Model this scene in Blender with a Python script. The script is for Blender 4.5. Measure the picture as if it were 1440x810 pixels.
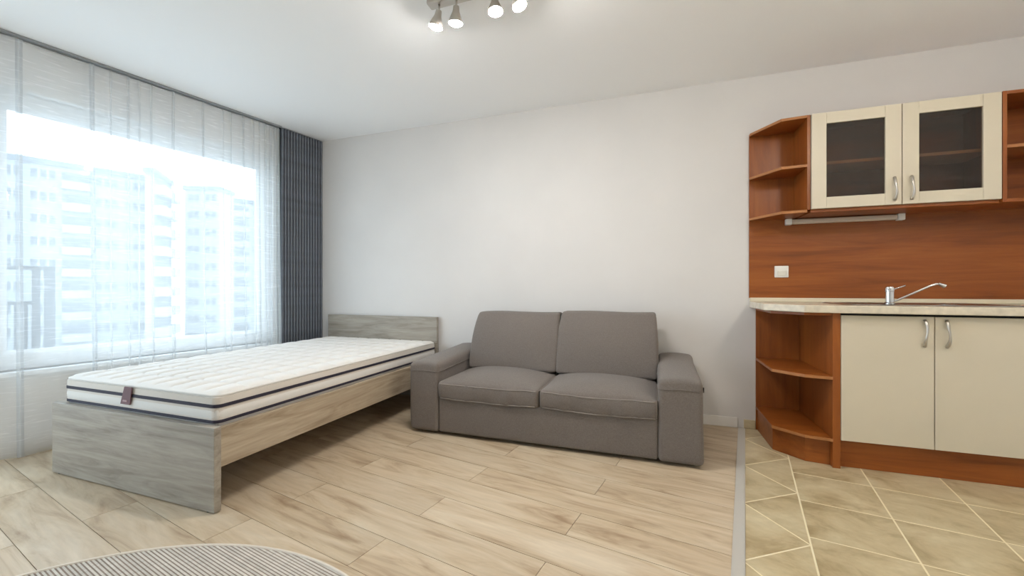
import bpy, bmesh, math, random
from mathutils import Vector, noise
random.seed(7)
for o in list(bpy.data.objects): bpy.data.objects.remove(o)
SC = bpy.context.scene
COL = SC.collection

# ------------------------------------------------------------------ camera, sky, exposure
cd = bpy.data.cameras.new('camera')
cam = bpy.data.objects.new('camera', cd); COL.objects.link(cam)
cam.location = (0, 0, 1.0)
cam.rotation_euler = (math.radians(90), 0, math.radians(19.37))
cd.sensor_width = 36.0; cd.lens = 577.03 / 1440 * 36; cd.clip_start = 0.02; cd.clip_end = 500
SC.camera = cam
world = bpy.data.worlds.new('overcast_sky'); SC.world = world; world.use_nodes = True
bg = world.node_tree.nodes['Background']
bg.inputs[0].default_value = (0.72, 0.86, 1.0, 1); bg.inputs[1].default_value = 3.15
SC.view_settings.view_transform = 'Standard'; SC.view_settings.look = 'None'
SC.view_settings.gamma = 1.0; SC.view_settings.use_curve_mapping = False
SC.view_settings.exposure = 0.93
SC.cycles.use_denoising = True
SC.cycles.max_bounces = 10; SC.cycles.diffuse_bounces = 6; SC.cycles.transparent_max_bounces = 24
BULB_MAIN = 315.0      # emission strength of the bulbs over the sofa
GLOBE = 48.0

# ------------------------------------------------------------------ room frame
H = 2.5; YB = 3.317; XR = 2.28; YR = -1.8
GA = math.radians(10.2)
P0 = (-3.215, YB)
TS = (-math.sin(GA), -math.cos(GA))     # along the window wall, towards the camera
TN = (math.cos(GA), -math.sin(GA))      # window wall normal, into the room
def LW(s, d, z=0.0):
    return Vector((P0[0] + TS[0]*s + TN[0]*d, P0[1] + TS[1]*s + TN[1]*d, z))
GU = (math.cos(GA), -math.sin(GA)); GV = (math.sin(GA), math.cos(GA))   # floor grid axes
def GP(u, v, z=0.0):
    return Vector((GU[0]*u + GV[0]*v, GU[1]*u + GV[1]*v, z))

# ------------------------------------------------------------------ helpers
def tag(o, label=None, cat=None, group=None, kind=None):
    if label: o['label'] = label
    if cat: o['category'] = cat
    if group: o['group'] = group
    if kind: o['kind'] = kind
    return o
def thing(name, loc, label, cat, group=None, kind=None):
    o = bpy.data.objects.new(name, None); COL.objects.link(o)
    o.location = loc; o.empty_display_size = 0.05
    return tag(o, label, cat, group, kind)
def wloc(o):
    v = Vector((0, 0, 0))
    while o is not None: v += Vector(o.location); o = o.parent
    return v
def obj(name, bm, mat, parent=None, smooth=False, origin=None):
    bmesh.ops.recalc_face_normals(bm, faces=bm.faces)
    if origin is None:
        xs = [v.co for v in bm.verts]
        lo = Vector([min(c[i] for c in xs) for i in range(3)]); hi = Vector([max(c[i] for c in xs) for i in range(3)])
        origin = Vector(((lo.x+hi.x)/2, (lo.y+hi.y)/2, lo.z))
    origin = Vector(origin)
    for v in bm.verts: v.co -= origin
    me = bpy.data.meshes.new(name); bm.to_mesh(me); bm.free()
    if smooth:
        for p in me.polygons: p.use_smooth = True
        if smooth == 'auto':
            try: me.set_sharp_from_angle(angle=math.radians(35))
            except Exception: pass
    me.materials.append(mat)
    o = bpy.data.objects.new(name, me); COL.objects.link(o)
    if parent is not None:
        o.parent = parent; o.location = origin - wloc(parent)
    else: o.location = origin
    return o
def box(lo, hi, bev=0.0, seg=2, bm=None):
    own = bm is None
    if own: bm = bmesh.new()
    vs = [bm.verts.new((x, y, z)) for x in (lo[0], hi[0]) for y in (lo[1], hi[1]) for z in (lo[2], hi[2])]
    for f in ((0,1,3,2),(4,6,7,5),(0,4,5,1),(2,3,7,6),(0,2,6,4),(1,5,7,3)): bm.faces.new([vs[i] for i in f])
    if bev > 0 and own: bmesh.ops.bevel(bm, geom=list(bm.edges), offset=bev, segments=seg, affect='EDGES', profile=0.5)
    return bm
def lbox(s0, s1, d0, d1, z0, z1, bev=0.0):
    """box in the window wall's frame"""
    bm = bmesh.new(); vs = [bm.verts.new(LW(s, d, z)) for s in (s0, s1) for d in (d0, d1) for z in (z0, z1)]
    for f in ((0,1,3,2),(4,6,7,5),(0,4,5,1),(2,3,7,6),(0,2,6,4),(1,5,7,3)): bm.faces.new([vs[i] for i in f])
    if bev > 0: bmesh.ops.bevel(bm, geom=list(bm.edges), offset=bev, segments=2, affect='EDGES')
    return bm
def prism(pts, z0, z1, bev=0.0):
    bm = bmesh.new(); n = len(pts)
    a = [bm.verts.new((p[0], p[1], z0)) for p in pts]; b = [bm.verts.new((p[0], p[1], z1)) for p in pts]
    bm.faces.new(a[::-1]); bm.faces.new(b)
    for i in range(n): bm.faces.new((a[i], a[(i+1) % n], b[(i+1) % n], b[i]))
    if bev > 0: bmesh.ops.bevel(bm, geom=list(bm.edges), offset=bev, segments=2, affect='EDGES')
    return bm
def tube(path, r, n=10, closed=False, bm=None):
    if bm is None: bm = bmesh.new()
    path = [Vector(p) for p in path]; m = len(path)
    rs = r if isinstance(r, (list, tuple)) else [r]*m
    rings = []; up = None
    for i, p in enumerate(path):
        a = path[(i-1) % m] if (closed or i > 0) else p
        b = path[(i+1) % m] if (closed or i < m-1) else p
        t = (b-a).normalized()
        if up is None:
            up = Vector((0,0,1)) if abs(t.z) < 0.9 else Vector((1,0,0))
        x = t.cross(up)
        if x.length < 1e-5: x = t.cross(Vector((0.3,0.9,0.1)))
        x.normalize(); y = x.cross(t).normalized(); up = y
        rings.append([bm.verts.new(p + x*math.cos(2*math.pi*k/n)*rs[i] + y*math.sin(2*math.pi*k/n)*rs[i]) for k in range(n)])
    for i in range(m if closed else m-1):
        A, B = rings[i], rings[(i+1) % m]
        for k in range(n): bm.faces.new((A[k], A[(k+1) % n], B[(k+1) % n], B[k]))
    if not closed:
        bm.faces.new(rings[0][::-1]); bm.faces.new(rings[-1])
    return bm
def lathe(profile, base, axis, n=24, cap=True):
    """profile: (r, h) along axis from base"""
    bm = bmesh.new(); axis = Vector(axis).normalized(); base = Vector(base)
    ux = axis.orthogonal().normalized(); uy = axis.cross(ux)
    rings = [[bm.verts.new(base + axis*h + (ux*math.cos(2*math.pi*k/n) + uy*math.sin(2*math.pi*k/n))*max(r, 1e-4)) for k in range(n)] for r, h in profile]
    for A, B in zip(rings, rings[1:]):
        for k in range(n): bm.faces.new((A[k], A[(k+1) % n], B[(k+1) % n], B[k]))
    if cap: bm.faces.new(rings[0][::-1]); bm.faces.new(rings[-1])
    return bm
def axis_samples(h, r, n, extra=None):
    e = [h - r + r*math.sin(math.pi/2*k/4)*1.0 for k in range(5)]        # edge zone
    inner = extra if extra else [-(h-r) + 2*(h-r)*k/n for k in range(n+1)]
    inner = [v for v in inner if -(h-r)-1e-6 <= v <= (h-r)+1e-6]
    s = sorted(set([round(v, 6) for v in [-v for v in e] + inner + e]))
    return s
def rbox(size, r, n=(8,8,8), deform=None, samples=(None, None, None)):
    """rounded box centred on the origin, deform(p) -> p"""
    hx, hy, hz = [v/2 for v in size]
    S = [axis_samples(h, r, k, ex) for h, k, ex in zip((hx, hy, hz), n, samples)]
    bm = bmesh.new(); cache = {}
    def vert(p):
        key = (round(p[0], 6), round(p[1], 6), round(p[2], 6))
        if key in cache: return cache[key]
        q = Vector((max(-(hx-r), min(hx-r, p[0])), max(-(hy-r), min(hy-r, p[1])), max(-(hz-r), min(hz-r, p[2]))))
        d = Vector(p) - q
        w = q + d.normalized()*r if d.length > 1e-9 else Vector(p)
        if deform: w = deform(w)
        cache[key] = bm.verts.new(w); return cache[key]
    for ax in range(3):
        a, b = [i for i in range(3) if i != ax]
        for sgn in (-1, 1):
            c = (hx, hy, hz)[ax]*sgn
            for i in range(len(S[a])-1):
                for j in range(len(S[b])-1):
                    q = []
                    for (ii, jj) in ((i,j),(i+1,j),(i+1,j+1),(i,j+1)):
                        p = [0,0,0]; p[ax] = c; p[a] = S[a][ii]; p[b] = S[b][jj]; q.append(vert(p))
                    if len(set(q)) == 4:
                        try: bm.faces.new(q)
                        except ValueError: pass
    return bm
def shift(bm, v):
    v = Vector(v)
    for w in bm.verts: w.co += v
    return bm
def rrect(hx, hy, r, n=6):
    pts = []
    for cx, cy, a0 in ((hx-r, hy-r, 0), (-(hx-r), hy-r, 90), (-(hx-r), -(hy-r), 180), (hx-r, -(hy-r), 270)):
        for k in range(n+1):
            a = math.radians(a0 + 90*k/n); pts.append((cx + r*math.cos(a), cy + r*math.sin(a)))
    return pts
def dense(pts, step):
    out = []
    for i, p in enumerate(pts):
        q = pts[(i+1) % len(pts)]; p = Vector(p); q = Vector(q)
        k = max(1, int((q-p).length/step))
        for j in range(k): out.append(p.lerp(q, j/k))
    return out
def clip(poly, a, n):
    """keep the side where (p-a).n >= 0"""
    out = []
    for i in range(len(poly)):
        p, q = poly[i], poly[(i+1) % len(poly)]
        dp = (p[0]-a[0])*n[0] + (p[1]-a[1])*n[1]; dq = (q[0]-a[0])*n[0] + (q[1]-a[1])*n[1]
        if dp >= 0: out.append(p)
        if dp*dq < 0:
            t = dp/(dp-dq); out.append((p[0]+(q[0]-p[0])*t, p[1]+(q[1]-p[1])*t))
    return out
def inset(poly, g):
    ar = sum(poly[i][0]*poly[(i+1) % len(poly)][1] - poly[(i+1) % len(poly)][0]*poly[i][1] for i in range(len(poly)))
    if ar < 0: poly = poly[::-1]
    out = poly
    for i in range(len(poly)):
        p, q = poly[i], poly[(i+1) % len(poly)]
        l = math.hypot(q[0]-p[0], q[1]-p[1])
        if l < 1e-6: continue
        n = (-(q[1]-p[1])/l, (q[0]-p[0])/l)
        out = clip(out, (p[0]+n[0]*g, p[1]+n[1]*g), n)
        if len(out) < 3: return []
    return out

# ------------------------------------------------------------------ materials
def lin(c):
    return tuple(((v/255)/12.92 if v/255 <= 0.04045 else ((v/255+0.055)/1.055)**2.4) for v in c) + (1,)
def newmat(name):
    m = bpy.data.materials.new(name); m.use_nodes = True
    nt = m.node_tree; return m, nt, nt.nodes['Principled BSDF']
def N(nt, t, **kw):
    n = nt.nodes.new(t)
    for k, v in kw.items(): setattr(n, k, v)
    return n
def ramp(nt, stops):
    r = N(nt, 'ShaderNodeValToRGB'); e = r.color_ramp.elements
    while len(e) < len(stops): e.new(0.5)
    for el, (p, c) in zip(e, stops): el.position = p; el.color = c
    return r
def coords(nt, scale, rnd=0.0):
    tc = N(nt, 'ShaderNodeTexCoord'); mp = N(nt, 'ShaderNodeMapping'); mp.inputs['Scale'].default_value = scale
    nt.links.new(tc.outputs['Object'], mp.inputs['Vector'])
    if rnd:
        oi = N(nt, 'ShaderNodeObjectInfo'); cb = N(nt, 'ShaderNodeCombineXYZ')
        for k, mul in enumerate((37.0, 91.0, 53.0)):
            m = N(nt, 'ShaderNodeMath', operation='MULTIPLY'); m.inputs[1].default_value = mul*rnd
            nt.links.new(oi.outputs['Random'], m.inputs[0]); nt.links.new(m.outputs[0], cb.inputs[k])
        nt.links.new(cb.outputs[0], mp.inputs['Location'])
    return mp
def bump(nt, bsdf, src, strength, dist=0.002):
    b = N(nt, 'ShaderNodeBump'); b.inputs['Strength'].default_value = strength; b.inputs['Distance'].default_value = dist
    nt.links.new(src, b.inputs['Height']); nt.links.new(b.outputs[0], bsdf.inputs['Normal']); return b
def plain(name, c, rough=0.5, metal=0.0, var=0.0, vscale=6.0, bmp=0.0, bscale=200.0, spec=0.5):
    m, nt, p = newmat(name)
    p.inputs['Base Color'].default_value = lin(c); p.inputs['Roughness'].default_value = rough
    p.inputs['Metallic'].default_value = metal; p.inputs['Specular IOR Level'].default_value = spec
    if var > 0:
        mp = coords(nt, (1,1,1)); nz = N(nt, 'ShaderNodeTexNoise'); nz.inputs['Scale'].default_value = vscale; nz.inputs['Detail'].default_value = 4
        nt.links.new(mp.outputs[0], nz.inputs['Vector'])
        a = tuple(max(0, v*(1-var)) for v in c); b = tuple(min(255, v*(1+var)) for v in c)
        r = ramp(nt, [(0.3, lin(a)), (0.7, lin(b))]); nt.links.new(nz.outputs['Fac'], r.inputs[0]); nt.links.new(r.outputs[0], p.inputs['Base Color'])
    if bmp > 0:
        mp = coords(nt, (1,1,1)); nz = N(nt, 'ShaderNodeTexNoise'); nz.inputs['Scale'].default_value = bscale; nz.inputs['Detail'].default_value = 3
        nt.links.new(mp.outputs[0], nz.inputs['Vector']); bump(nt, p, nz.outputs['Fac'], bmp)
    return m
def wood(name, dark, mid, light, scale, rough=0.45, rnd=0.0, fine=0.25, distort=0.8, bmp=0.08, plankvar=0.0, spec=0.4):
    m, nt, p = newmat(name); mp = coords(nt, scale, rnd)
    n1 = N(nt, 'ShaderNodeTexNoise'); n1.inputs['Scale'].default_value = 1.0; n1.inputs['Detail'].default_value = 5
    n1.inputs['Roughness'].default_value = 0.62; n1.inputs['Distortion'].default_value = distort
    nt.links.new(mp.outputs[0], n1.inputs['Vector'])
    r = ramp(nt, [(0.28, lin(dark)), (0.48, lin(mid)), (0.72, lin(light))]); nt.links.new(n1.outputs['Fac'], r.inputs[0])
    mp2 = coords(nt, tuple(s*(3.0 if s < max(scale)*0.5 else 7.0) for s in scale), rnd)
    n2 = N(nt, 'ShaderNodeTexNoise'); n2.inputs['Scale'].default_value = 1.0; n2.inputs['Detail'].default_value = 4
    nt.links.new(mp2.outputs[0], n2.inputs['Vector'])
    mx = N(nt, 'ShaderNodeMix', data_type='RGBA', blend_type='MULTIPLY'); mx.inputs['Factor'].default_value = 1.0
    g = ramp(nt, [(0.3, (1-fine,)*3 + (1,)), (0.62, (1,1,1,1))]); nt.links.new(n2.outputs['Fac'], g.inputs[0])
    nt.links.new(r.outputs[0], mx.inputs[6]); nt.links.new(g.outputs[0], mx.inputs[7])
    out = mx.outputs[2]
    if plankvar:
        oi = N(nt, 'ShaderNodeObjectInfo'); hs = N(nt, 'ShaderNodeHueSaturation')
        mr = N(nt, 'ShaderNodeMapRange'); mr.inputs[3].default_value = 1-plankvar; mr.inputs[4].default_value = 1+plankvar
        nt.links.new(oi.outputs['Random'], mr.inputs[0]); nt.links.new(mr.outputs[0], hs.inputs['Value']); nt.links.new(out, hs.inputs['Color']); out = hs.outputs[0]
    nt.links.new(out, p.inputs['Base Color'])
    p.inputs['Roughness'].default_value = rough; p.inputs['Specular IOR Level'].default_value = spec
    if bmp: bump(nt, p, n2.outputs['Fac'], bmp, 0.001)
    return m
def fabric(name, c, scale=(420, 420, 420), contrast=0.22, rough=0.9):
    m, nt, p = newmat(name)
    mp = coords(nt, (120, 120, 520)); nz = N(nt, 'ShaderNodeTexNoise'); nz.inputs['Scale'].default_value = 1.0; nz.inputs['Detail'].default_value = 5
    nt.links.new(mp.outputs[0], nz.inputs['Vector'])
    mp2 = coords(nt, (520, 520, 120)); nz2 = N(nt, 'ShaderNodeTexNoise'); nz2.inputs['Scale'].default_value = 1.0; nz2.inputs['Detail'].default_value = 3
    nt.links.new(mp2.outputs[0], nz2.inputs['Vector'])
    ad = N(nt, 'ShaderNodeMath', operation='ADD'); nt.links.new(nz.outputs['Fac'], ad.inputs[0]); nt.links.new(nz2.outputs['Fac'], ad.inputs[1])
    hf = N(nt, 'ShaderNodeMath', operation='MULTIPLY'); hf.inputs[1].default_value = 0.5; nt.links.new(ad.outputs[0], hf.inputs[0])
    r = ramp(nt, [(0.32, lin(tuple(v*(1-contrast) for v in c))), (0.68, lin(tuple(min(255, v*(1+contrast)) for v in c)))])
    nt.links.new(hf.outputs[0], r.inputs[0]); nt.links.new(r.outputs[0], p.inputs['Base Color'])
    p.inputs['Roughness'].default_value = rough; p.inputs['Specular IOR Level'].default_value = 0.2
    try: p.inputs['Sheen Weight'].default_value = 0.15; p.inputs['Sheen Roughness'].default_value = 0.5
    except Exception: pass
    bump(nt, p, hf.outputs[0], 0.25, 0.002)
    return m
def emit(name, c, s):
    m = bpy.data.materials.new(name); m.use_nodes = True; nt = m.node_tree; nt.nodes.clear()
    e = N(nt, 'ShaderNodeEmission'); e.inputs[0].default_value = c; e.inputs[1].default_value = s
    o = N(nt, 'ShaderNodeOutputMaterial'); nt.links.new(e.outputs[0], o.inputs[0]); return m
def clear_glass(name, tint, gloss=0.08, rough=0.0, bmp=0.0, bscale=60.0):
    m = bpy.data.materials.new(name); m.use_nodes = True; nt = m.node_tree; nt.nodes.clear()
    tr = N(nt, 'ShaderNodeBsdfTransparent'); tr.inputs[0].default_value = tint
    gl = N(nt, 'ShaderNodeBsdfGlossy'); gl.inputs['Roughness'].default_value = rough
    mx = N(nt, 'ShaderNodeMixShader'); mx.inputs[0].default_value = gloss
    o = N(nt, 'ShaderNodeOutputMaterial')
    nt.links.new(tr.outputs[0], mx.inputs[1]); nt.links.new(gl.outputs[0], mx.inputs[2]); nt.links.new(mx.outputs[0], o.inputs[0])
    if bmp:
        mp = coords(nt, (1,1,1)); nz = N(nt, 'ShaderNodeTexNoise'); nz.inputs['Scale'].default_value = bscale
        nt.links.new(mp.outputs[0], nz.inputs['Vector']); b = N(nt, 'ShaderNodeBump'); b.inputs['Strength'].default_value = bmp; b.inputs['Distance'].default_value = 0.004
        nt.links.new(nz.outputs['Fac'], b.inputs['Height']); nt.links.new(b.outputs[0], gl.inputs['Normal'])
    return m
def sheer(name):
    m = bpy.data.materials.new(name); m.use_nodes = True; nt = m.node_tree; nt.nodes.clear()
    tr = N(nt, 'ShaderNodeBsdfTransparent')
    tl = N(nt, 'ShaderNodeBsdfTranslucent'); tl.inputs[0].default_value = (0.93, 0.95, 0.96, 1)
    df = N(nt, 'ShaderNodeBsdfDiffuse'); df.inputs[0].default_value = (0.92, 0.94, 0.95, 1)
    a = N(nt, 'ShaderNodeMixShader'); a.inputs[0].default_value = 0.5
    nt.links.new(tl.outputs[0], a.inputs[1]); nt.links.new(df.outputs[0], a.inputs[2])
    # slubbed horizontal threads
    tc = N(nt, 'ShaderNodeTexCoord'); mp = N(nt, 'ShaderNodeMapping'); mp.inputs['Scale'].default_value = (9, 9, 95)
    nt.links.new(tc.outputs['Object'], mp.inputs['Vector'])
    nz = N(nt, 'ShaderNodeTexNoise'); nz.inputs['Scale'].default_value = 1.0; nz.inputs['Detail'].default_value = 3; nz.inputs['Distortion'].default_value = 0.4
    nt.links.new(mp.outputs[0], nz.inputs['Vector'])
    r = ramp(nt, [(0.0, (0.42,)*3 + (1,)), (0.56, (0.44,)*3 + (1,)), (0.74, (0.54,)*3 + (1,))]); nt.links.new(nz.outputs['Fac'], r.inputs[0])
    mx = N(nt, 'ShaderNodeMixShader'); nt.links.new(r.outputs[0], mx.inputs[0])
    nt.links.new(tr.outputs[0], mx.inputs[1]); nt.links.new(a.outputs[0], mx.inputs[2])
    o = N(nt, 'ShaderNodeOutputMaterial'); nt.links.new(mx.outputs[0], o.inputs[0]); return m

M = {}
M['wall'] = plain('wall_paint', (216, 213, 210), 0.75, var=0.012, vscale=2.0, bmp=0.05, bscale=350)
M['wall_white'] = plain('window_wall_paint', (236, 237, 237), 0.75, bmp=0.05, bscale=350)
M['ceiling'] = plain('ceiling_paint', (249, 249, 249), 0.8, bmp=0.03, bscale=300)
M['white_trim'] = plain('white_trim', (232, 230, 226), 0.4)
M['plastic_white'] = plain('white_plastic', (236, 234, 226), 0.35)
M['window_pvc'] = plain('window_pvc', (236, 240, 242), 0.35)
M['floor_wood'] = wood('oak_laminate', (152, 126, 98), (192, 172, 144), (208, 192, 168), (1.7, 10, 10), 0.36, rnd=1.0, fine=0.10, distort=1.1, plankvar=0.035, spec=0.45)
M['joint'] = plain('plank_joint', (126, 108, 86), 0.8)
M['tile'] = wood('beige_stone_tile', (152, 132, 96), (188, 171, 136), (206, 193, 160), (5, 7, 7), 0.35, rnd=1.0, fine=0.08, distort=0.6, bmp=0.04, plankvar=0.03)
M['grout'] = plain('grout', (232, 220, 188), 0.9)
M['threshold'] = plain('threshold_metal', (206, 202, 194), 0.35, metal=0.35)
M['bed_x'] = wood('pale_oak_veneer_x', (128, 119, 107), (158, 150, 138), (178, 170, 158), (1.6, 10, 15), 0.5, fine=0.14, distort=1.2)
M['bed_y'] = wood('pale_oak_veneer_y', (142, 124, 102), (176, 159, 136), (196, 182, 160), (10, 1.6, 15), 0.5, fine=0.14, distort=1.2)
M['bed_slat'] = wood('pine_slat', (180, 150, 110), (205, 178, 136), (220, 196, 156), (2, 14, 14), 0.6)
M['black'] = plain('black_plastic', (22, 22, 22), 0.6)
M['kitchen_x'] = wood('alder_veneer_x', (120, 62, 21), (146, 79, 29), (162, 94, 39), (1.1, 9, 13), 0.36, fine=0.10, distort=0.7, bmp=0.03)
M['kitchen_z'] = wood('alder_veneer_z', (120, 62, 21), (146, 79, 29), (162, 94, 39), (11, 11, 1.2), 0.36, fine=0.10, distort=0.7, bmp=0.03)
M['kitchen_edge'] = wood('alder_edge', (152, 96, 54), (170, 112, 66), (184, 126, 78), (6, 6, 6), 0.4, fine=0.06)
M['inner_shelf'] = plain('shelf_board_painted_lit', (222, 180, 146), 0.45)  # lighter than the alder: light on the shelf edge is put into the colour
M['cream'] = plain('cream_lacquer', (209, 199, 178), 0.42, var=0.012, vscale=3)
M['worktop'] = plain('worktop_laminate', (214, 203, 182), 0.22, var=0.05, vscale=26, spec=0.6)
M['upstand'] = plain('worktop_upstand', (222, 212, 188), 0.35)
M['steel'] = plain('brushed_steel', (176, 172, 166), 0.28, metal=1.0)
M['chrome'] = plain('chrome', (214, 214, 216), 0.12, metal=1.0)
M['nickel'] = plain('satin_nickel', (196, 190, 182), 0.34, metal=0.9)
M['pane_dark'] = clear_glass('textured_cabinet_glass', (0.60, 0.52, 0.43, 1), 0.03, 0.30, 0.6, 220.0)
M['pane'] = clear_glass('window_glass', (0.97, 0.985, 0.98, 1), 0.05, 0.0)
M['sheer'] = sheer('sheer_voile')
M['track'] = plain('curtain_track_grey', (150, 154, 156), 0.5)
M['slat'] = plain('slate_grey_slat', (100, 105, 114), 0.5, var=0.08, vscale=14)
M['slat_back'] = plain('slat_backing', (40, 43, 48), 0.9)
M['sofa'] = fabric('grey_brown_weave', (112, 104, 98), contrast=0.12)
M['piping'] = plain('sofa_piping_highlight', (130, 121, 114), 0.85)  # paler than the weave, painting in the highlight the cord catches
M['mattress'] = plain('mattress_knit', (222, 219, 214), 0.85, bmp=0.25, bscale=260)
M['mattress_side'] = plain('mattress_border', (214, 207, 198), 0.85, bmp=0.5, bscale=120)
M['navy'] = plain('navy_band', (42, 38, 54), 0.7)
M['tag'] = plain('plum_tag', (104, 70, 74), 0.6)
M['tag_print'] = plain('tag_print', (168, 140, 142), 0.6)
M['socket_in'] = plain('switch_rocker', (226, 222, 210), 0.35)
M['bulb_main'] = emit('lit_bulb', (1.0, 0.975, 0.945, 1), BULB_MAIN)
M['globe'] = emit('lit_opal_globe', (1.0, 0.92, 0.80, 1), GLOBE)
M['tube'] = plain('tube_diffuser', (206, 190, 172), 0.35)
M['bld_a'] = plain('pale_render', (122, 128, 132), 0.9, var=0.04, vscale=0.3)
M['bld_b'] = plain('white_render', (130, 134, 137), 0.9, var=0.03, vscale=0.3)
M['bld_grey'] = plain('grey_concrete', (88, 95, 102), 0.9, var=0.05, vscale=0.4)
M['bld_glass'] = plain('far_window_glass', (58, 68, 78), 0.3)
M['rail_dark'] = plain('balcony_metal', (66, 74, 84), 0.5)
M['concrete'] = plain('concrete', (205, 206, 205), 0.9, var=0.06, vscale=2)
M['asphalt'] = plain('paving', (172, 174, 174), 0.95, var=0.08, vscale=0.2)
def rug_mat():
    m, nt, p = newmat('striped_flatweave'); tc = N(nt, 'ShaderNodeTexCoord'); sp = N(nt, 'ShaderNodeSeparateXYZ'); nt.links.new(tc.outputs['Object'], sp.inputs[0])
    dv = N(nt, 'ShaderNodeMath', operation='DIVIDE'); dv.inputs[1].default_value = 0.0055; nt.links.new(sp.outputs['Y'], dv.inputs[0])
    fl = N(nt, 'ShaderNodeMath', operation='FLOOR'); nt.links.new(dv.outputs[0], fl.inputs[0])
    md = N(nt, 'ShaderNodeMath', operation='PINGPONG'); md.inputs[1].default_value = 1.0; nt.links.new(fl.outputs[0], md.inputs[0])
    wn = N(nt, 'ShaderNodeTexWhiteNoise', noise_dimensions='1D'); nt.links.new(fl.outputs[0], wn.inputs['W'])
    r1 = ramp(nt, [(0.0, lin((150, 136, 124))), (1.0, lin((216, 208, 196)))]); nt.links.new(md.outputs[0], r1.inputs[0])
    mp = coords(nt, (28, 4, 4)); nz = N(nt, 'ShaderNodeTexNoise'); nz.inputs['Scale'].default_value = 3.0; nt.links.new(mp.outputs[0], nz.inputs['Vector'])
    r2 = ramp(nt, [(0.3, (0.80,)*3 + (1,)), (0.7, (1,1,1,1))]); nt.links.new(nz.outputs['Fac'], r2.inputs[0])
    r3 = ramp(nt, [(0.0, (0.84,)*3 + (1,)), (1.0, (1,1,1,1))]); nt.links.new(wn.outputs['Value'], r3.inputs[0])
    a = N(nt, 'ShaderNodeMix', data_type='RGBA', blend_type='MULTIPLY'); a.inputs['Factor'].default_value = 1
    nt.links.new(r1.outputs[0], a.inputs[6]); nt.links.new(r2.outputs[0], a.inputs[7])
    b = N(nt, 'ShaderNodeMix', data_type='RGBA', blend_type='MULTIPLY'); b.inputs['Factor'].default_value = 1
    nt.links.new(a.outputs[2], b.inputs[6]); nt.links.new(r3.outputs[0], b.inputs[7])
    nt.links.new(b.outputs[2], p.inputs['Base Color']); p.inputs['Roughness'].default_value = 0.95; p.inputs['Specular IOR Level'].default_value = 0.1
    return m
M['rug'] = rug_mat()
M['rug_rim'] = plain('rug_binding', (214, 204, 190), 0.95)

# ------------------------------------------------------------------ room shell
DW = -0.06                                    # plaster face of the window wall
SR = (YB - YR)/math.cos(GA)                   # wall length along s
bl = LW(0, DW); bl = Vector((P0[0] - 0.06/math.cos(GA), YB, 0))
rl_ = Vector((bl.x + (YR-YB)*math.tan(GA), YR, 0))
room = [(bl.x, YB), (XR, YB), (XR, YR), (rl_.x, YR)]
tag(obj('ceiling', prism([(p[0], p[1]) for p in room], H, H+0.15), M['ceiling']), 'white painted ceiling', 'ceiling', kind='structure')
tag(obj('wall_back', box((bl.x-0.3, YB, -0.1), (XR+0.15, YB+0.15, H+0.15)), M['wall']), 'light warm grey back wall behind bed, sofa and kitchen', 'wall', kind='structure')
tag(obj('wall_right', box((XR, YR, -0.1), (XR+0.15, YB, H+0.15)), M['wall_white']), 'white wall closing the kitchen side', 'wall', kind='structure')
tag(obj('wall_rear', box((rl_.x-0.3, YR-0.15, -0.1), (XR+0.15, YR, H+0.15)), M['wall_white']), 'white wall behind the viewer', 'wall', kind='structure')
# window wall with its opening
WS0, WS1, WZ0, WZ1 = 0.475, 2.16, 0.50, 2.20
def ring(s0, s1, z0, z1, a0, a1, b0, b1, d0, d1):
    bm = bmesh.new(); V = {}
    for di, d in enumerate((d0, d1)):
        for k, (s, z) in enumerate(((s0,z0),(s1,z0),(s1,z1),(s0,z1))): V[di,0,k] = bm.verts.new(LW(s,d,z))
        for k, (s, z) in enumerate(((a0,b0),(a1,b0),(a1,b1),(a0,b1))): V[di,1,k] = bm.verts.new(LW(s,d,z))
    for k in range(4):
        j = (k+1) % 4
        for di in (0,1): bm.faces.new((V[di,0,k], V[di,0,j], V[di,1,j], V[di,1,k]))
        for r in (0,1): bm.faces.new((V[0,r,k], V[0,r,j], V[1,r,j], V[1,r,k]))
    return bm
def holed(s0, s1, z0, z1, holes, d0, d1):
    ss = sorted({s0, s1} | {h[0] for h in holes} | {h[1] for h in holes}); zz = sorted({z0, z1} | {h[2] for h in holes} | {h[3] for h in holes})
    bm = bmesh.new(); V = {}
    def v(i, j, d):
        if (i, j, d) not in V: V[i, j, d] = bm.verts.new(LW(ss[i], (d0, d1)[d], zz[j]))
        return V[i, j, d]
    def solid(i, j):
        if not (0 <= i < len(ss)-1 and 0 <= j < len(zz)-1): return False
        a, b = (ss[i]+ss[i+1])/2, (zz[j]+zz[j+1])/2
        return not any(h[0] < a < h[1] and h[2] < b < h[3] for h in holes)
    for i in range(len(ss)-1):
        for j in range(len(zz)-1):
            if not solid(i, j): continue
            for d in (0, 1): bm.faces.new((v(i,j,d), v(i+1,j,d), v(i+1,j+1,d), v(i,j+1,d)))
            for di, dj, a, b in ((-1,0,(0,0),(0,1)), (1,0,(1,0),(1,1)), (0,-1,(0,0),(1,0)), (0,1,(0,1),(1,1))):
                if not solid(i+di, j+dj): bm.faces.new((v(i+a[0],j+a[1],0), v(i+b[0],j+b[1],0), v(i+b[0],j+b[1],1), v(i+a[0],j+a[1],1)))
    return bm
tag(obj('wall_left', holed(-0.1, SR+0.1, -0.1, H+0.15, [(WS0, WS1, WZ0, WZ1), (2.34, 4.74, 0.06, 2.20)], DW-0.22, DW), M['wall_white']), 'white wall around the big window', 'wall', kind='structure')

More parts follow.
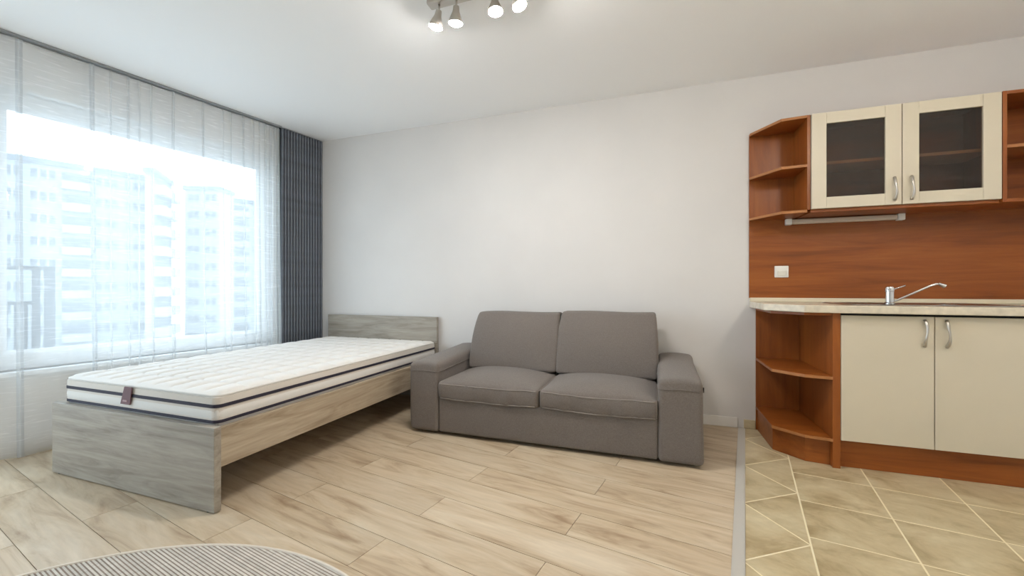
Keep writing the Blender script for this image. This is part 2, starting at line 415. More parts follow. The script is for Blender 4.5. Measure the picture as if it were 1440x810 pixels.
# ------------------------------------------------------------------ floor: planks and tiles, laid square to the window wall
def in_room(poly):
    poly = clip(poly, (XR, 0), (-1, 0)); poly = clip(poly, (0, YB), (0, -1)) if poly else poly
    poly = clip(poly, (0, YR), (0, 1)) if len(poly) > 2 else []
    poly = clip(poly, (bl.x, bl.y), (math.cos(GA), -math.sin(GA))) if len(poly) > 2 else []
    return poly if len(poly) > 2 else []
floor = tag(obj('floor', prism(room, -0.10, -0.012), M['joint']), 'floor of pale oak planks and beige tiles', 'floor', kind='structure')
def gpoly(uv): return [(GP(u, v).x, GP(u, v).y) for u, v in uv]
wood_base = in_room(gpoly([(-6,-6),(-0.02,-6),(-0.02,6),(-6,6)]))
tile_base = in_room(gpoly([(-0.02,-6),(6,-6),(6,6),(-0.02,6)]))
obj('underlay', prism(wood_base, -0.012, -0.0045), M['joint'], floor)
obj('grout', prism(tile_base, -0.012, -0.0005), M['grout'], floor)
def flat_piece(name, poly, mat, top, th, org, angle):
    """prism whose local x axis runs along the piece"""
    c, s = math.cos(-angle), math.sin(-angle)
    loc = [((p[0]-org[0])*c - (p[1]-org[1])*s, (p[0]-org[0])*s + (p[1]-org[1])*c) for p in poly]
    bm = prism(loc, -th, 0); bmesh.ops.recalc_face_normals(bm, faces=bm.faces)
    me = bpy.data.meshes.new(name); bm.to_mesh(me); bm.free(); me.materials.append(mat)
    o = bpy.data.objects.new(name, me); COL.objects.link(o)
    o.parent = floor; o.location = Vector((org[0], org[1], top)) - wloc(floor); o.rotation_euler = (0, 0, angle)
    return o
PW, PL = 0.1861, 1.229
for k in range(-14, 16):
    v0 = 1.364 + PW*k; off = -1.245 if k % 2 == 0 else -0.632
    for j in range(-4, 4):
        u0 = off + PL*j; u1 = u0 + PL
        if u0 > -0.04: continue
        p = inset(gpoly([(u0, v0), (min(u1, -0.036), v0), (min(u1, -0.036), v0+PW), (u0, v0+PW)]), 0.0011)
        p = in_room(p) if len(p) > 2 else []
        if len(p) > 2:
            org = GP(u0, v0+PW/2); flat_piece('plank', p, M['floor_wood'], 0.0, 0.006, (org.x, org.y), -GA)
TU, TS_ = 0.224, 0.3332
tiles = []
for i in range(0, 8):
    for j in range(-14, 6):
        u0 = TU + TS_*i; v0 = 2.024 + TS_*j
        tiles.append([(u0, v0), (u0+TS_, v0), (u0+TS_, v0+TS_), (u0, v0+TS_)])
for j in range(-10, 4):
    b0 = 2.428 + 0.4665*j
    tiles.append([(TU, b0), (TU, b0+0.4665), (-0.006, b0+0.233)])
    tiles.append([(-0.006, b0-0.233), (TU, b0), (-0.006, b0+0.233)])
for t in tiles:
    t = clip(t, (-0.001, 0), (1, 0))
    if len(t) < 3: continue
    p = inset(gpoly(t), 0.0034); p = in_room(p) if len(p) > 2 else []
    if len(p) > 2:
        cx = sum(q[0] for q in p)/len(p); cy = sum(q[1] for q in p)/len(p)
        flat_piece('tile', p, M['tile'], 0.0, 0.006, (cx, cy), -GA)
th = gpoly([(-0.042, -1.72), (0.002, -1.72), (0.002, 3.345), (-0.042, 3.345)])
th = clip(th, (0, YB-0.002), (0, -1)); th = clip(th, (0, YR+0.01), (0, 1))
tag(obj('trim_1', prism(th, 0.0, 0.006, 0.0015), M['threshold']), 'pale metal threshold strip between planks and tiles', 'threshold', kind='structure')
# skirting
xt = 0.262 + (3.3-1.60)*math.tan(GA)
tag(obj('baseboard_back', box((-3.10, YB-0.014, 0.001), (xt-0.02, YB, 0.072), 0.003), M['white_trim']), 'white skirting board along the back wall', 'baseboard', kind='structure')
tag(obj('trim_2', box((xt+0.022, YB-0.012, 0.001), (0.662, YB, 0.062), 0.002), M['tile']), 'tiled skirting between threshold and kitchen', 'baseboard', kind='structure')
tag(obj('baseboard_left', lbox(0.5, SR-0.05, DW, DW+0.014, 0.001, 0.075, 0.003), M['white_trim']), 'white skirting board under the window', 'baseboard', kind='structure')

# ------------------------------------------------------------------ window
win = thing('window_1', LW(1.3, DW-0.1, WZ0), 'large white framed window behind the sheer curtain', 'window', kind='structure')
FD0, FD1 = DW-0.13, DW-0.06
obj('frame_head', lbox(WS0, WS1, FD0, FD1, 2.10, WZ1, 0.004), M['window_pvc'], win)
obj('frame_bottom', lbox(WS0, WS1, FD0, FD1, WZ0, 0.60, 0.004), M['window_pvc'], win)
obj('frame_jamb', lbox(WS0, 0.572, FD0, FD1, 0.60, 2.10, 0.004), M['window_pvc'], win)
obj('frame_jamb', lbox(2.058, WS1, FD0, FD1, 0.60, 2.10, 0.004), M['window_pvc'], win)
obj('pane', lbox(0.56, 2.07, FD0+0.025, FD0+0.031, 0.59, 2.11), M['pane'], win)
obj('glazing_bead', ring(0.572, 2.058, 0.60, 2.10, 0.588, 2.042, 0.616, 2.084, FD0+0.035, FD0+0.048), M['window_pvc'], win)
obj('sill_board', lbox(WS0-0.03, WS1+0.03, FD1-0.01, DW+0.05, WZ0-0.03, WZ0, 0.004), M['window_pvc'], win)
DS0, DS1, DZ0, DZ1 = 2.34, 4.74, 0.06, 2.20
dwin = thing('window_2', LW(3.5, DW-0.1, DZ0), 'wide glazed white balcony door beside the big window behind the curtain', 'balcony door', kind='structure')
obj('frame', ring(DS0, DS1, DZ0, DZ1, DS0+0.09, DS1-0.09, DZ0+0.12, DZ1-0.09, FD0, FD1), M['window_pvc'], dwin)
obj('pane', lbox(DS0+0.08, DS1-0.08, FD0+0.025, FD0+0.031, DZ0+0.11, DZ1-0.08), M['pane'], dwin)
# portals that guide sampling of the sky through the openings
for sm, zm, wd, ht in ((1.315, 1.35, 1.5, 1.52), (3.54, 1.145, 2.24, 1.95)):
    pl = bpy.data.lights.new('window_portal', 'AREA'); pl.shape = 'RECTANGLE'; pl.size = wd; pl.size_y = ht; pl.cycles.is_portal = True
    po = bpy.data.objects.new('window_portal', pl); COL.objects.link(po); po.location = LW(sm, DW-0.20, zm)
    po.rotation_euler = Vector((-TN[0], -TN[1], 0)).to_track_quat('Z', 'Y').to_euler()
    po['kind'] = 'helper'

# ------------------------------------------------------------------ curtain and its track
tr = thing('curtain_track', LW(1.8, -0.005, 2.47), 'slim grey ceiling track above the sheer curtain', 'curtain track')
obj('rail', lbox(0.44, 4.95, -0.032, -0.026, 2.486, 2.4995, 0.001), M['track'], tr)
obj('rail', lbox(0.44, 4.95, 0.012, 0.018, 2.486, 2.4995, 0.001), M['track'], tr)
obj('channel', lbox(0.44, 4.95, -0.024, 0.012, 2.493, 2.4995), M['track'], tr)
folds = [(0.470,0.02),(0.50,0.016),(0.535,0.022),(0.583,0.02),(0.64,0.012),(0.69,0.012),(0.769,0.018),(0.865,0.012),(0.929,0.006),(1.072,0.016),(1.267,0.02),(1.399,0.012),
         (1.463,0.010),(1.525,0.014),(1.617,0.008),(1.71,0.026),(2.022,0.03),(2.16,0.02),(2.35,0.03),(2.6,0.02),(2.8,0.03),(3.05,0.02),(3.3,0.03),(3.55,0.02),(3.8,0.03),(4.1,0.02),(4.4,0.03),(4.65,0.02)]
def curtain_mesh():
    bm = bmesh.new()
    base = []                                 # (s, d, fold drift weight)
    marks = sorted(folds)
    s = 0.445; fi = 0
    while s < 2.34:
        if fi < len(marks) and s >= marks[fi][0]:
            p, w = marks[fi]
            base += [(p-w*0.5, 0.004, fi), (p+w*0.5, 0.011, fi), (p-w*0.42, 0.016, fi), (p+w*0.5, 0.008, fi)]
            s = max(s, p + w*0.5) + 0.012; fi += 1; continue
        base.append((s, None, fi)); s += 0.018
    # monotone clean-up of the plain samples lying inside a fold
    pts = []
    for q in base:
        if q[1] is None and any(abs(q[0]-p) < w*0.6 for p, w in folds): continue
        pts.append(q)
    rnd = random.Random(3); drift = [rnd.uniform(-0.02, 0.02) for _ in range(len(folds)+1)]
    zs = [0.012, 0.05, 0.12, 0.25, 0.4, 0.55, 0.7, 0.85, 1.0, 1.15, 1.3, 1.45, 1.6, 1.75, 1.9, 2.05, 2.2, 2.32, 2.40, 2.45, 2.478]
    rows = []
    for z in zs:
        row = []
        k = (2.478-z)/2.478
        for (s, d, fi) in pts:
            wv = 0.010*math.sin(s*19+1.3) + 0.007*math.sin(s*41+0.4) + 0.006*noise.noise(Vector((s*5, z*1.5, 0)))
            dd = wv*(0.35+0.65*k) + (d if d is not None else 0)
            off = 0.0 + 0.045*k**1.5
            ss = s + drift[min(fi, len(drift)-1)]*k*0.5*(1 if s > 0.6 else 0.2)
            zz = z
            if z > 2.44: zz = z - 0.010*max(0, math.sin(s*15))**2 - (0.02*math.exp(-((s-1.93)/0.06)**2))
            if z < 0.03: zz = z + 0.006*math.sin(s*9)
            row.append(bm.verts.new(LW(ss, -0.006 + off + dd, zz)))
        rows.append(row)
    for A, B in zip(rows, rows[1:]):
        for i in range(len(A)-1): bm.faces.new((A[i], A[i+1], B[i+1], B[i]))
    return bm
cu = obj('sheer_curtain', curtain_mesh(), M['sheer'], smooth=True)
tag(cu, 'white sheer floor-length curtain across the window', 'curtain')

# ------------------------------------------------------------------ slatted wall panel in the corner
sp = thing('slatted_wall_panel', LW(0.22, -0.03, 0), 'dark slate grey vertical slat panel in the corner beside the curtain', 'wall panel')
obj('backing_board', lbox(0.004, 0.44, DW+0.001, -0.014, 0.002, 2.495), M['slat_back'], sp)
pitch = 0.0289
for k in range(15):
    s0 = 0.005 + pitch*k
    obj('slat', lbox(s0, s0+0.021, -0.014, 0.0, 0.002, 2.495, 0.0015), M['slat'], sp)

# ------------------------------------------------------------------ outside: blocks of flats, ground, balcony railing
def building(name, A, B, depth, z0, z1, label, wallmat, nfl, cols, win_w, balcony_cols=(), stripes=False, flh=2.9):
    A = Vector((A[0], A[1], 0)); B = Vector((B[0], B[1], 0)); t = (B-A); L = t.length; t.normalize()
    n = Vector((t.y, -t.x, 0))
    if n.dot(-A) < 0: n = -n                 # towards the flat
    def bb(u0, u1, d0, d1, a, b):
        bm = bmesh.new(); vs = [bm.verts.new(A + t*u + n*d + Vector((0,0,z))) for u in (u0,u1) for d in (d0,d1) for z in (a,b)]
        for f in ((0,1,3,2),(4,6,7,5),(0,4,5,1),(2,3,7,6),(0,2,6,4),(1,5,7,3)): bm.faces.new([vs[i] for i in f])
        return bm
    root = thing(name, A.lerp(A + t*L, 0.5) + Vector((0,0,z0)), label, 'building', 'blocks of flats outside the window')
    obj('wall', bb(0, L, -depth, 0, z0, z1), wallmat, root)
    obj('parapet', bb(-0.2, L+0.2, -depth-0.2, 0.25, z1, z1+0.7), M['bld_grey'], root)
    wm = None; bmx = None
    cw = L/cols
    for fl in range(nfl):
        zb = z1 - flh*(fl+1)
        for c in range(cols):
            u = cw*(c+0.5)
            if c in balcony_cols:
                obj('balcony', bb(u-cw*0.46, u+cw*0.46, 0, 1.0, zb, zb+1.05), M['bld_b'], root)
                obj('balcony_glazing', bb(u-cw*0.44, u+cw*0.44, 0.0, 0.05, zb+1.15, zb+2.3), M['bld_glass'], root)
                continue
            if stripes: continue
            w = obj('window', bb(u-win_w/2, u+win_w/2, 0.0, 0.05, zb+1.0, zb+2.35), M['bld_b'], root)
            for q in range(2 if win_w < 2.2 else 3):
                m = 2 if win_w < 2.2 else 3; a = u - win_w/2 + win_w*q/m
                obj('pane', bb(a+0.12, a+win_w/m-0.12, 0.05, 0.08, zb+1.12, zb+2.23), M['bld_glass'], w)
        if stripes:
            obj('balcony', bb(0.1, L-0.1, 0, 1.2, zb, zb+1.35), M['bld_b'], root)
            obj('balcony_glazing', bb(0.1, L-0.1, 0.0, 0.05, zb+1.35, zb+2.85), M['bld_grey'], root)
    return root
ZG = -14.0
building('apartment_building', (-78.2, 20.2), (-71.4, 39.7), 12, ZG, 17.0, 'long pale block of flats filling the left of the window view', M['bld_a'], 9, 7, 2.4, (1, 4))
building('apartment_building', (-66.9, 37.9), (-72.4, 43.4), 1.0, ZG, 17.2, 'narrow wing of stacked white balcony bands mid window', M['bld_b'], 9, 1, 2.0, (), True)
building('apartment_building', (-74.4, 46.6), (-69.4, 48.9), 4, ZG, 17.4, 'white tower front beside the balcony bands', M['bld_b'], 9, 2, 1.9, ())
building('apartment_building', (-78.4, 53.0), (-70.9, 68.4), 14, ZG, 17.6, 'pale block of flats at the right of the window view', M['bld_b'], 9, 5, 2.2, (1, 3))
tag(obj('ground', box((-190, -90, ZG-0.5), (-6, 140, ZG)), M['asphalt']), 'street level outside far below', 'ground', kind='structure')
rail = thing('balcony_railing', LW(1.95, -0.75, -0.05), 'dark metal balcony railing outside the window', 'railing')
obj('floor_slab', lbox(1.2, 3.6, -1.0, DW-0.24, -0.18, -0.05), M['concrete'], rail)
obj('post', lbox(1.712, 1.768, -0.765, -0.735, -0.05, 1.155), M['rail_dark'], rail)
obj('post', lbox(1.786, 1.828, -0.765, -0.735, -0.05, 1.155), M['rail_dark'], rail)
obj('top_rail', lbox(1.712, 3.4, -0.765, -0.735, 1.13, 1.16), M['rail_dark'], rail)
obj('mid_rail', lbox(1.828, 3.4, -0.76, -0.74, 0.88, 0.905), M['rail_dark'], rail)
for k in range(10):
    s0 = 1.845 + 0.047*k
    obj('picket', lbox(s0, s0+0.018, -0.758, -0.742, -0.05, 0.88), M['rail_dark'], rail)

# ------------------------------------------------------------------ bed and mattress
BX0, BX1, BY0, BY1 = -3.085, -1.838, 1.27, 3.300
bed = thing('bed_frame', ((BX0+BX1)/2, 2.3, 0), 'pale oak single bed frame with plain headboard against the back wall', 'bed')
obj('footboard', box((BX0, BY0, 0.006), (BX1, BY0+0.032, 0.380), 0.0015), M['bed_x'], bed)
obj('headboard', box((BX0-0.02, BY1-0.030, 0.006), (BX1-0.03, BY1, 0.736), 0.0015), M['bed_x'], bed)
obj('side_rail', box((BX1-0.034, BY0+0.032, 0.196), (BX1-0.006, BY1-0.030, 0.372), 0.0015), M['bed_y'], bed)
obj('side_rail', box((BX0+0.006, BY0+0.032, 0.196), (BX0+0.034, BY1-0.030, 0.372), 0.0015), M['bed_y'], bed)
for k in range(12):
    y = BY0 + 0.11 + 0.16*k
    obj('bed_slat', box((BX0+0.034, y, 0.305), (BX1-0.034, y+0.07, 0.322)), M['bed_slat'], bed)
for x in (BX0+0.05, BX1-0.05):
    obj('glide', lathe([(0.012, 0), (0.012, 0.006)], (x, BY0+0.016, 0), (0,0,1), 12), M['black'], bed)
    obj('glide', lathe([(0.012, 0), (0.012, 0.006)], (x-0.02, BY1-0.015, 0), (0,0,1), 12), M['black'], bed)
obj('center_beam', box(((BX0+BX1)/2-0.03, BY0+0.032, 0.24), ((BX0+BX1)/2+0.03, BY1-0.030, 0.305)), M['bed_slat'], bed)
MX, MY, MZ = 1.170, 1.945, 0.200
MC = Vector(((BX0+BX1)/2, BY0+0.038+MY/2, 0.324 + MZ/2))
mat_root = thing('mattress', (MC.x, MC.y, 0.324), 'white quilted mattress with two navy side bands on the bed frame', 'mattress')
qp = 0.118
def groove(v, p):
    q = abs((v/p) % 1.0 - 0.5)*p          # 0 at the seam
    return math.exp(-(q/0.011)**2)
def mdef(p):
    if p.z > MZ/2 - 0.03:
        ex = max(0, 1-(abs(p.x)/(MX/2))**6); ey = max(0, 1-(abs(p.y)/(MY/2))**6)
        k = min(1, (p.z-(MZ/2-0.03))/0.03)
        g = max(groove(p.x + qp/2, qp), groove(p.y, qp*1.25) )
        p = p + Vector((0, 0, k*(0.013*min(ex, ey) - 0.015*g*min(1, 3*min(ex, ey)) + 0.0015*noise.noise(p*9))))
    else:
        # slightly pillowed border
        w = 0.006*math.cos((p.z/(MZ/2))*math.pi*1.5)
        sx = 1 if p.x > 0 else -1; sy = 1 if p.y > 0 else -1
        if abs(p.x) > MX/2-0.01: p = p + Vector((sx*w, 0, 0))
        if abs(p.y) > MY/2-0.01: p = p + Vector((0, sy*w, 0))
    return p
def qs(h, p, off):
    out = []
    k = -40
    while k < 40:
        c = (k+off)*p
        out += [c-0.014, c-0.006, c, c+0.006, c+0.014, c+p*0.35, c+p*0.65]
        k += 1
    return [round(v, 5) for v in out if abs(v) < h]
mb = rbox((MX, MY, MZ), 0.03, (10,10,8), mdef, (qs(MX/2-0.03, qp, 0.0), qs(MY/2-0.03, qp*1.25, 0.5), None))
obj('quilted_body', shift(mb, MC), M['mattress'], mat_root, smooth=True)
def loop_tube(hx, hy, r, z, rad, flat=1.0):
    pts = dense([(x, y, 0) for x, y in rrect(hx, hy, r, 6)], 0.08)
    return shift(tube([Vector((p.x, p.y, 0)) for p in pts], rad, 8, closed=True), (MC.x, MC.y, z))
def loop_band(hx, hy, r, z0, z1, out=0.003):
    bm = bmesh.new(); pts = rrect(hx+out, hy+out, r, 6)
    a = [bm.verts.new((MC.x+x, MC.y+y, z0)) for x, y in pts]; b = [bm.verts.new((MC.x+x, MC.y+y, z1)) for x, y in pts]
    pin = rrect(hx-0.012, hy-0.012, r, 6)
    c = [bm.verts.new((MC.x+x, MC.y+y, z0-0.001)) for x, y in pin]; d = [bm.verts.new((MC.x+x, MC.y+y, z1+0.001)) for x, y in pin]
    n = len(pts)
    for i in range(n):
        j = (i+1) % n
        bm.faces.new((a[i], a[j], b[j], b[i])); bm.faces.new((c[i], c[j], a[j], a[i])); bm.faces.new((b[i], b[j], d[j], d[i])); bm.faces.new((d[i], d[j], c[j], c[i]))
    return bm
obj('navy_band', loop_band(MX/2, MY/2, 0.035, 0.455, 0.469, 0.007), M['navy'], mat_root, smooth='auto')
obj('navy_band', loop_band(MX/2, MY/2, 0.035, 0.385, 0.398, 0.006), M['navy'], mat_root, smooth='auto')
obj('piping', loop_tube(MX/2-0.004, MY/2-0.004, 0.034, 0.508, 0.007), M['mattress'], mat_root, smooth=True)
obj('piping', loop_tube(MX/2-0.004, MY/2-0.004, 0.034, 0.344, 0.006), M['mattress'], mat_root, smooth=True)
obj('border_panel', loop_band(MX/2, MY/2, 0.033, 0.470, 0.500, 0.004), M['mattress_side'], mat_root, smooth='auto')
obj('border_panel', loop_band(MX/2, MY/2, 0.033, 0.399, 0.454, 0.004), M['mattress_side'], mat_root, smooth='auto')
tg = bmesh.new()
fy = MC.y - MY/2 - 0.010
prof = [(-2.512, 0.506), (-2.455, 0.506), (-2.470, 0.418), (-2.545, 0.418)]
a = [tg.verts.new((x, fy, z)) for x, z in prof]; b = [tg.verts.new((x, fy-0.004, z)) for x, z in prof]
tg.faces.new(a); tg.faces.new(b[::-1])
for i in range(4): tg.faces.new((a[i], a[(i+1) % 4], b[(i+1) % 4], b[i]))
tgo = obj('tag', tg, M['tag'], mat_root)
obj('tag_print', box((-2.522, fy-0.006, 0.432), (-2.489, fy-0.004, 0.440)), M['tag_print'], tgo)

# ------------------------------------------------------------------ sofa
SX0, SX1, SY0, SY1 = -1.625, 0.245, 2.462, 3.270
AIL, AIR = -1.400, 0.010                       # inner arm faces
sofa = thing('sofa', ((SX0+SX1)/2, 2.85, 0), 'two-seat grey fabric sofa with wide block arms against the back wall', 'sofa')
def wr(p, amp, sc, seed):
    return amp*noise.noise(Vector((p.x*sc+seed, p.y*sc, p.z*sc*0.6)))
def arm(x0, x1, seed):
    cx, cy = (x0+x1)/2, (SY0+SY1)/2; hz = 0.464; zb = 0.016
    def d(p):
        k = (p.y + (SY1-SY0)/2)/(SY1-SY0)
        up = max(0, p.z/(hz/2))
        q = p.copy()
        q.z += (0.035*k + 0.012*(1-(p.x/((x1-x0)/2))**2))*up
        q += Vector((wr(p, 0.006, 5, seed), wr(p, 0.006, 5, seed+9), 0))
        
        return q
    bm = rbox((x1-x0, SY1-SY0, hz), 0.028, (8, 18, 14), d)
    o = obj('arm', shift(bm, (cx, cy, zb+hz/2)), M['sofa'], sofa, smooth=True)
    # seam cord round the pad, 5 cm below the top
    pts = dense([(x, y, hz/2-0.055) for x, y in rrect((x1-x0)/2+0.001, (SY1-SY0)/2+0.001, 0.03, 5)], 0.06)
    pts = [d(Vector(p)) for p in pts]
    obj('seam', shift(tube(pts, 0.0024, 6, closed=True), (cx, cy, zb+hz/2)), M['sofa'], o, smooth=True)
    return o
arm(SX0, AIL, 1.0); ar_r = arm(AIR, SX1, 7.0)
obj('care_tag', box((SX1+0.002, 2.60, 0.395), (SX1+0.016, 2.603, 0.425)), M['black'], ar_r)
def bdef(p):
    q = p.copy(); q.y += wr(p, 0.005, 4, 3.3); return q
obj('base', shift(rbox((AIR-AIL-0.004, 0.76, 0.235), 0.015, (30, 8, 8), bdef), ((AIL+AIR)/2, SY0+0.006+0.38, 0.022+0.1175)), M['sofa'], sofa, smooth=True)
obj('backrest', shift(rbox((AIR-AIL-0.004, 0.14, 0.66), 0.03, (16, 4, 10)), ((AIL+AIR)/2, SY1-0.075, 0.06+0.33)), M['sofa'], sofa, smooth=True)
for x in (SX0+0.08, SX1-0.08):
    for y in (SY0+0.09, SY1-0.08):
        obj('foot', box((x-0.03, y-0.03, 0), (x+0.03, y+0.03, 0.024), 0.004), M['black'], sofa)
def cushion(name, c, size, r, d, seams, n=(24, 18, 8)):
    o = obj(name, shift(rbox(size, r, n, d), c), M['sofa'], sofa, smooth=True)
    for pts in seams:
        obj('piping', shift(tube([d(Vector(p)) for p in pts], 0.0040, 6, closed=True), c), M['piping'], o, smooth=True)
    return o
XM = (AIL+AIR)/2 + 0.008
def seat(x0, x1, seed):
    w = x1-x0-0.006; dpt = 0.60; hz = 0.112; c = Vector(((x0+x1)/2, SY0-0.004+dpt/2, 0.252+hz/2))
    def d(p):
        q = p.copy(); ex = 1-(p.x/(w/2))**2; ey = 1-((p.y)/(dpt/2))**4
        if p.z > 0: q.z += 0.048*max(0, ex)**0.8*max(0, ey)**0.7*(p.z/(hz/2))
        fr = max(0, -(p.y)/(dpt/2))**8
        # lightly puckered front boxing that sags in the middle
        q.y += fr*(-0.008*math.cos(p.z/(hz/2)*1.4) + 0.016*noise.noise(Vector((p.x*17, seed, p.z*5))))
        q.z += -0.010*fr*max(0, ex) - 0.004*noise.noise(Vector((p.x*4+seed, p.y*4, 0)))
        return q
    lp = rrect(w/2-0.002, dpt/2-0.002, 0.03, 5)
    s1 = [tuple(p) for p in dense([(x, y, hz/2-0.010) for x, y in lp], 0.05)]; s2 = [tuple(p) for p in dense([(x, y, -hz/2+0.008) for x, y in lp], 0.05)]
    cushion('seat_cushion', c, (w, dpt, hz), 0.018, d, (s1, s2))
seat(AIL, XM, 2.0); seat(XM, AIR, 11.0)
def back(x0, x1, top, seed, tilt):
    w = x1-x0; t = 0.20; hz = top-0.385; c = Vector(((x0+x1)/2, 3.065, 0.385+hz/2))
    def d(p):
        q = p.copy(); ex = 1-(p.x/(w/2))**2; ez = 1-(p.z/(hz/2))**2
        if p.y < 0: q.y -= 0.030*max(0, ex)**0.7*max(0, ez)**0.7
        q.y += 0.14*(p.z/hz)                       # leans back
        tz = max(0, p.z/(hz/2))
        q.y += 0.04*tz*(1 if p.y < 0 else -0.6)*tz    # slimmer towards the top
        q.z += 0.008*noise.noise(Vector((p.x*3+seed, 0, 0)))*tz + tilt*p.x
        q.x += 0.010*(p.x/(w/2))*max(0, ez) + 0.012*(p.x/(w/2))*(-p.z/hz)
        q.y += 0.009*noise.noise(Vector((p.x*6+seed, p.z*6, 1)))
        return q
    lp = rrect(w/2-0.002, hz/2-0.002, 0.03, 5)
    s1 = [tuple(p) for p in dense([(x, -t/2+0.014, z) for x, z in lp], 0.05)]
    cushion('back_cushion', c, (w, t, hz), 0.018, d, (s1,), (18, 8, 16))
back(AIL+0.028, XM-0.006, 0.808, 4.0, 0.006); back(XM+0.006, AIR-0.008, 0.822, 15.0, 0.0)

# ------------------------------------------------------------------ rug
RC, RR = (-1.26, 0.171), 1.012
def rug_mesh():
    bm = bmesh.new(); pitch = 0.011; rows = int(RR/(pitch/2)); prev = None
    for k in range(-rows, rows+1):
        y = k*pitch/2
        h = 0.0055 + (0.002 if k % 2 == 0 else 0.0)
        hw = math.sqrt(max(0.0, (RR-0.012)**2 - y*y)) + 1e-3
        row = [bm.verts.new((-hw + 2*hw*j/24, y, h)) for j in range(25)]
        if prev:
            for j in range(24): bm.faces.new((prev[j], prev[j+1], row[j+1], row[j]))
        prev = row
    return bm
rug = thing('round_rug', (RC[0], RC[1], 0.0), 'round striped beige flatweave rug on the planks in the foreground', 'rug')
rug.rotation_euler = (0, 0, -GA)
rb = obj('woven_field', rug_mesh(), M['rug'], None, origin=(0, 0, 0)); rb.parent = rug; rb.location = (0, 0, 0.001)
rm = obj('bound_edge', tube([(RR*math.cos(2*math.pi*k/96)*0.994, RR*math.sin(2*math.pi*k/96)*0.994, 0.0065) for k in range(96)], 0.006, 6, closed=True), M['rug_rim'], None, smooth=True, origin=(0,0,0))
rm.parent = rug; rm.location = (0, 0, 0)

# ------------------------------------------------------------------ ceiling spotlights
def spot_fixture(cx, cy, label, bulbmat, rot=0.0):
    r = thing('ceiling_spotlight', (cx, cy, 2.5), label, 'ceiling light')
    obj('bar', box((cx-0.265, cy-0.028, 2.474), (cx+0.265, cy+0.028, 2.4995), 0.006), M['nickel'], r)
    for dx, tx, ty in ((-0.205, -0.28, 0.06), (-0.105, -0.10, 0.10), (0.105, 0.10, -0.08), (0.205, 0.40, 0.02)):
        base = Vector((cx+dx, cy, 2.474)); ax = Vector((tx, ty, -1)).normalized()
        st = base + Vector((0, 0, -0.026))
        head = obj('spot_head', lathe([(0.008, 0.0), (0.015, 0.004), (0.018, 0.03), (0.034, 0.070), (0.0375, 0.086), (0.0360, 0.086), (0.0335, 0.072), (0.014, 0.034)], st, ax, 20, cap=True), M['nickel'], r, smooth='auto')
        obj('swivel', tube([base + Vector((0,0,0.002)), base + Vector((0,0,-0.012)), st + ax*0.006], 0.006, 8), M['nickel'], head, smooth=True)
        prof = [(0.0345, 0.0)] + [(0.0345*math.cos(math.pi/2*k/6), 0.0175*math.sin(math.pi/2*k/6)) for k in range(1, 6)] + [(0.0005, 0.0175)]
        obj('bulb', lathe(prof, st + ax*0.081, ax, 18, cap=True), bulbmat, head, smooth=True)
    return r
spot_fixture(-0.862, 1.890, 'four-headed satin nickel ceiling spotlight bar with lit bulbs above the sofa', M['bulb_main'])
def globe_lamp(x, y, drop, label):
    r = thing('globe_lamp', (x, y, H), label, 'ceiling light')
    obj('ceiling_rose', lathe([(0.055, 0.0), (0.055, 0.012), (0.03, 0.025), (0.012, 0.03)], (x, y, H-0.0005), (0,0,-1), 24), M['nickel'], r, smooth='auto')
    obj('stem', tube([(x, y, H-0.02), (x, y, H-drop+0.085)], 0.007, 10), M['nickel'], r, smooth=True)
    obj('cap', lathe([(0.012, 0.0), (0.04, 0.006), (0.042, 0.02)], (x, y, H-drop+0.108), (0,0,-1), 20), M['nickel'], r, smooth='auto')
    obj('opal_globe', lathe([(0.0005, 0.0)] + [(0.095*math.sin(math.pi*k/12), 0.095*(1-math.cos(math.pi*k/12))) for k in range(1, 12)] + [(0.0005, 0.19)], (x, y, H-drop+0.095), (0,0,-1), 24), M['globe'], r, smooth=True)
globe_lamp(1.50, 1.20, 0.20, 'lit opal globe ceiling lamp over the kitchen tiles')


# ------------------------------------------------------------------ kitchen: backsplash
KY = YB
tag(obj('backsplash_panel', box((0.622, KY-0.012, 0.93), (XR-0.002, KY-0.001, 1.49), 0.001), M['kitchen_x']), 'red-brown wood backsplash panel between worktop and wall cabinets', 'backsplash')
YS = KY - 0.012
# upper open corner shelf
us = thing('corner_wall_shelf', (0.77, 3.2, 1.485), 'open brown wooden corner shelf at the left end of the wall cabinets', 'shelf')
obj('back_panel', box((0.622, KY-0.012, 1.492), (0.893, KY-0.001, 2.086)), M['kitchen_z'], us)
obj('side_panel', box((0.894, 3.045, 1.492), (0.911, KY-0.001, 2.086), 0.001), M['kitchen_z'], us)
upoly = [(0.622, KY-0.013), (0.622, KY-0.04), (0.758, 3.060), (0.893, 3.045), (0.893, KY-0.013)]
for z in (1.474, 1.760, 2.068):
    obj('shelf', prism(upoly, z, z+0.018, 0.001), M['kitchen_x'], us)
    # paler edging along the front
    e = [(0.621, KY-0.040), (0.757, 3.058), (0.893, 3.043)]
    bm = bmesh.new(); n0 = [bm.verts.new((x, y, z+0.001)) for x, y in e]; n1 = [bm.verts.new((x, y, z+0.017)) for x, y in e]
    m0 = [bm.verts.new((x+0.002, y+0.003, z+0.001)) for x, y in e]; m1 = [bm.verts.new((x+0.002, y+0.003, z+0.017)) for x, y in e]
    for i in range(2):
        bm.faces.new((n0[i], n0[i+1], n1[i+1], n1[i])); bm.faces.new((m0[i], m0[i+1], m1[i+1], m1[i]))
        bm.faces.new((n1[i], n1[i+1], m1[i+1], m1[i])); bm.faces.new((n0[i], n0[i+1], m0[i+1], m0[i]))
    bm.faces.new((n0[0], n1[0], m1[0], m0[0])); bm.faces.new((n0[2], n1[2], m1[2], m0[2]))
    obj('edging', bm, M['kitchen_edge'], us)

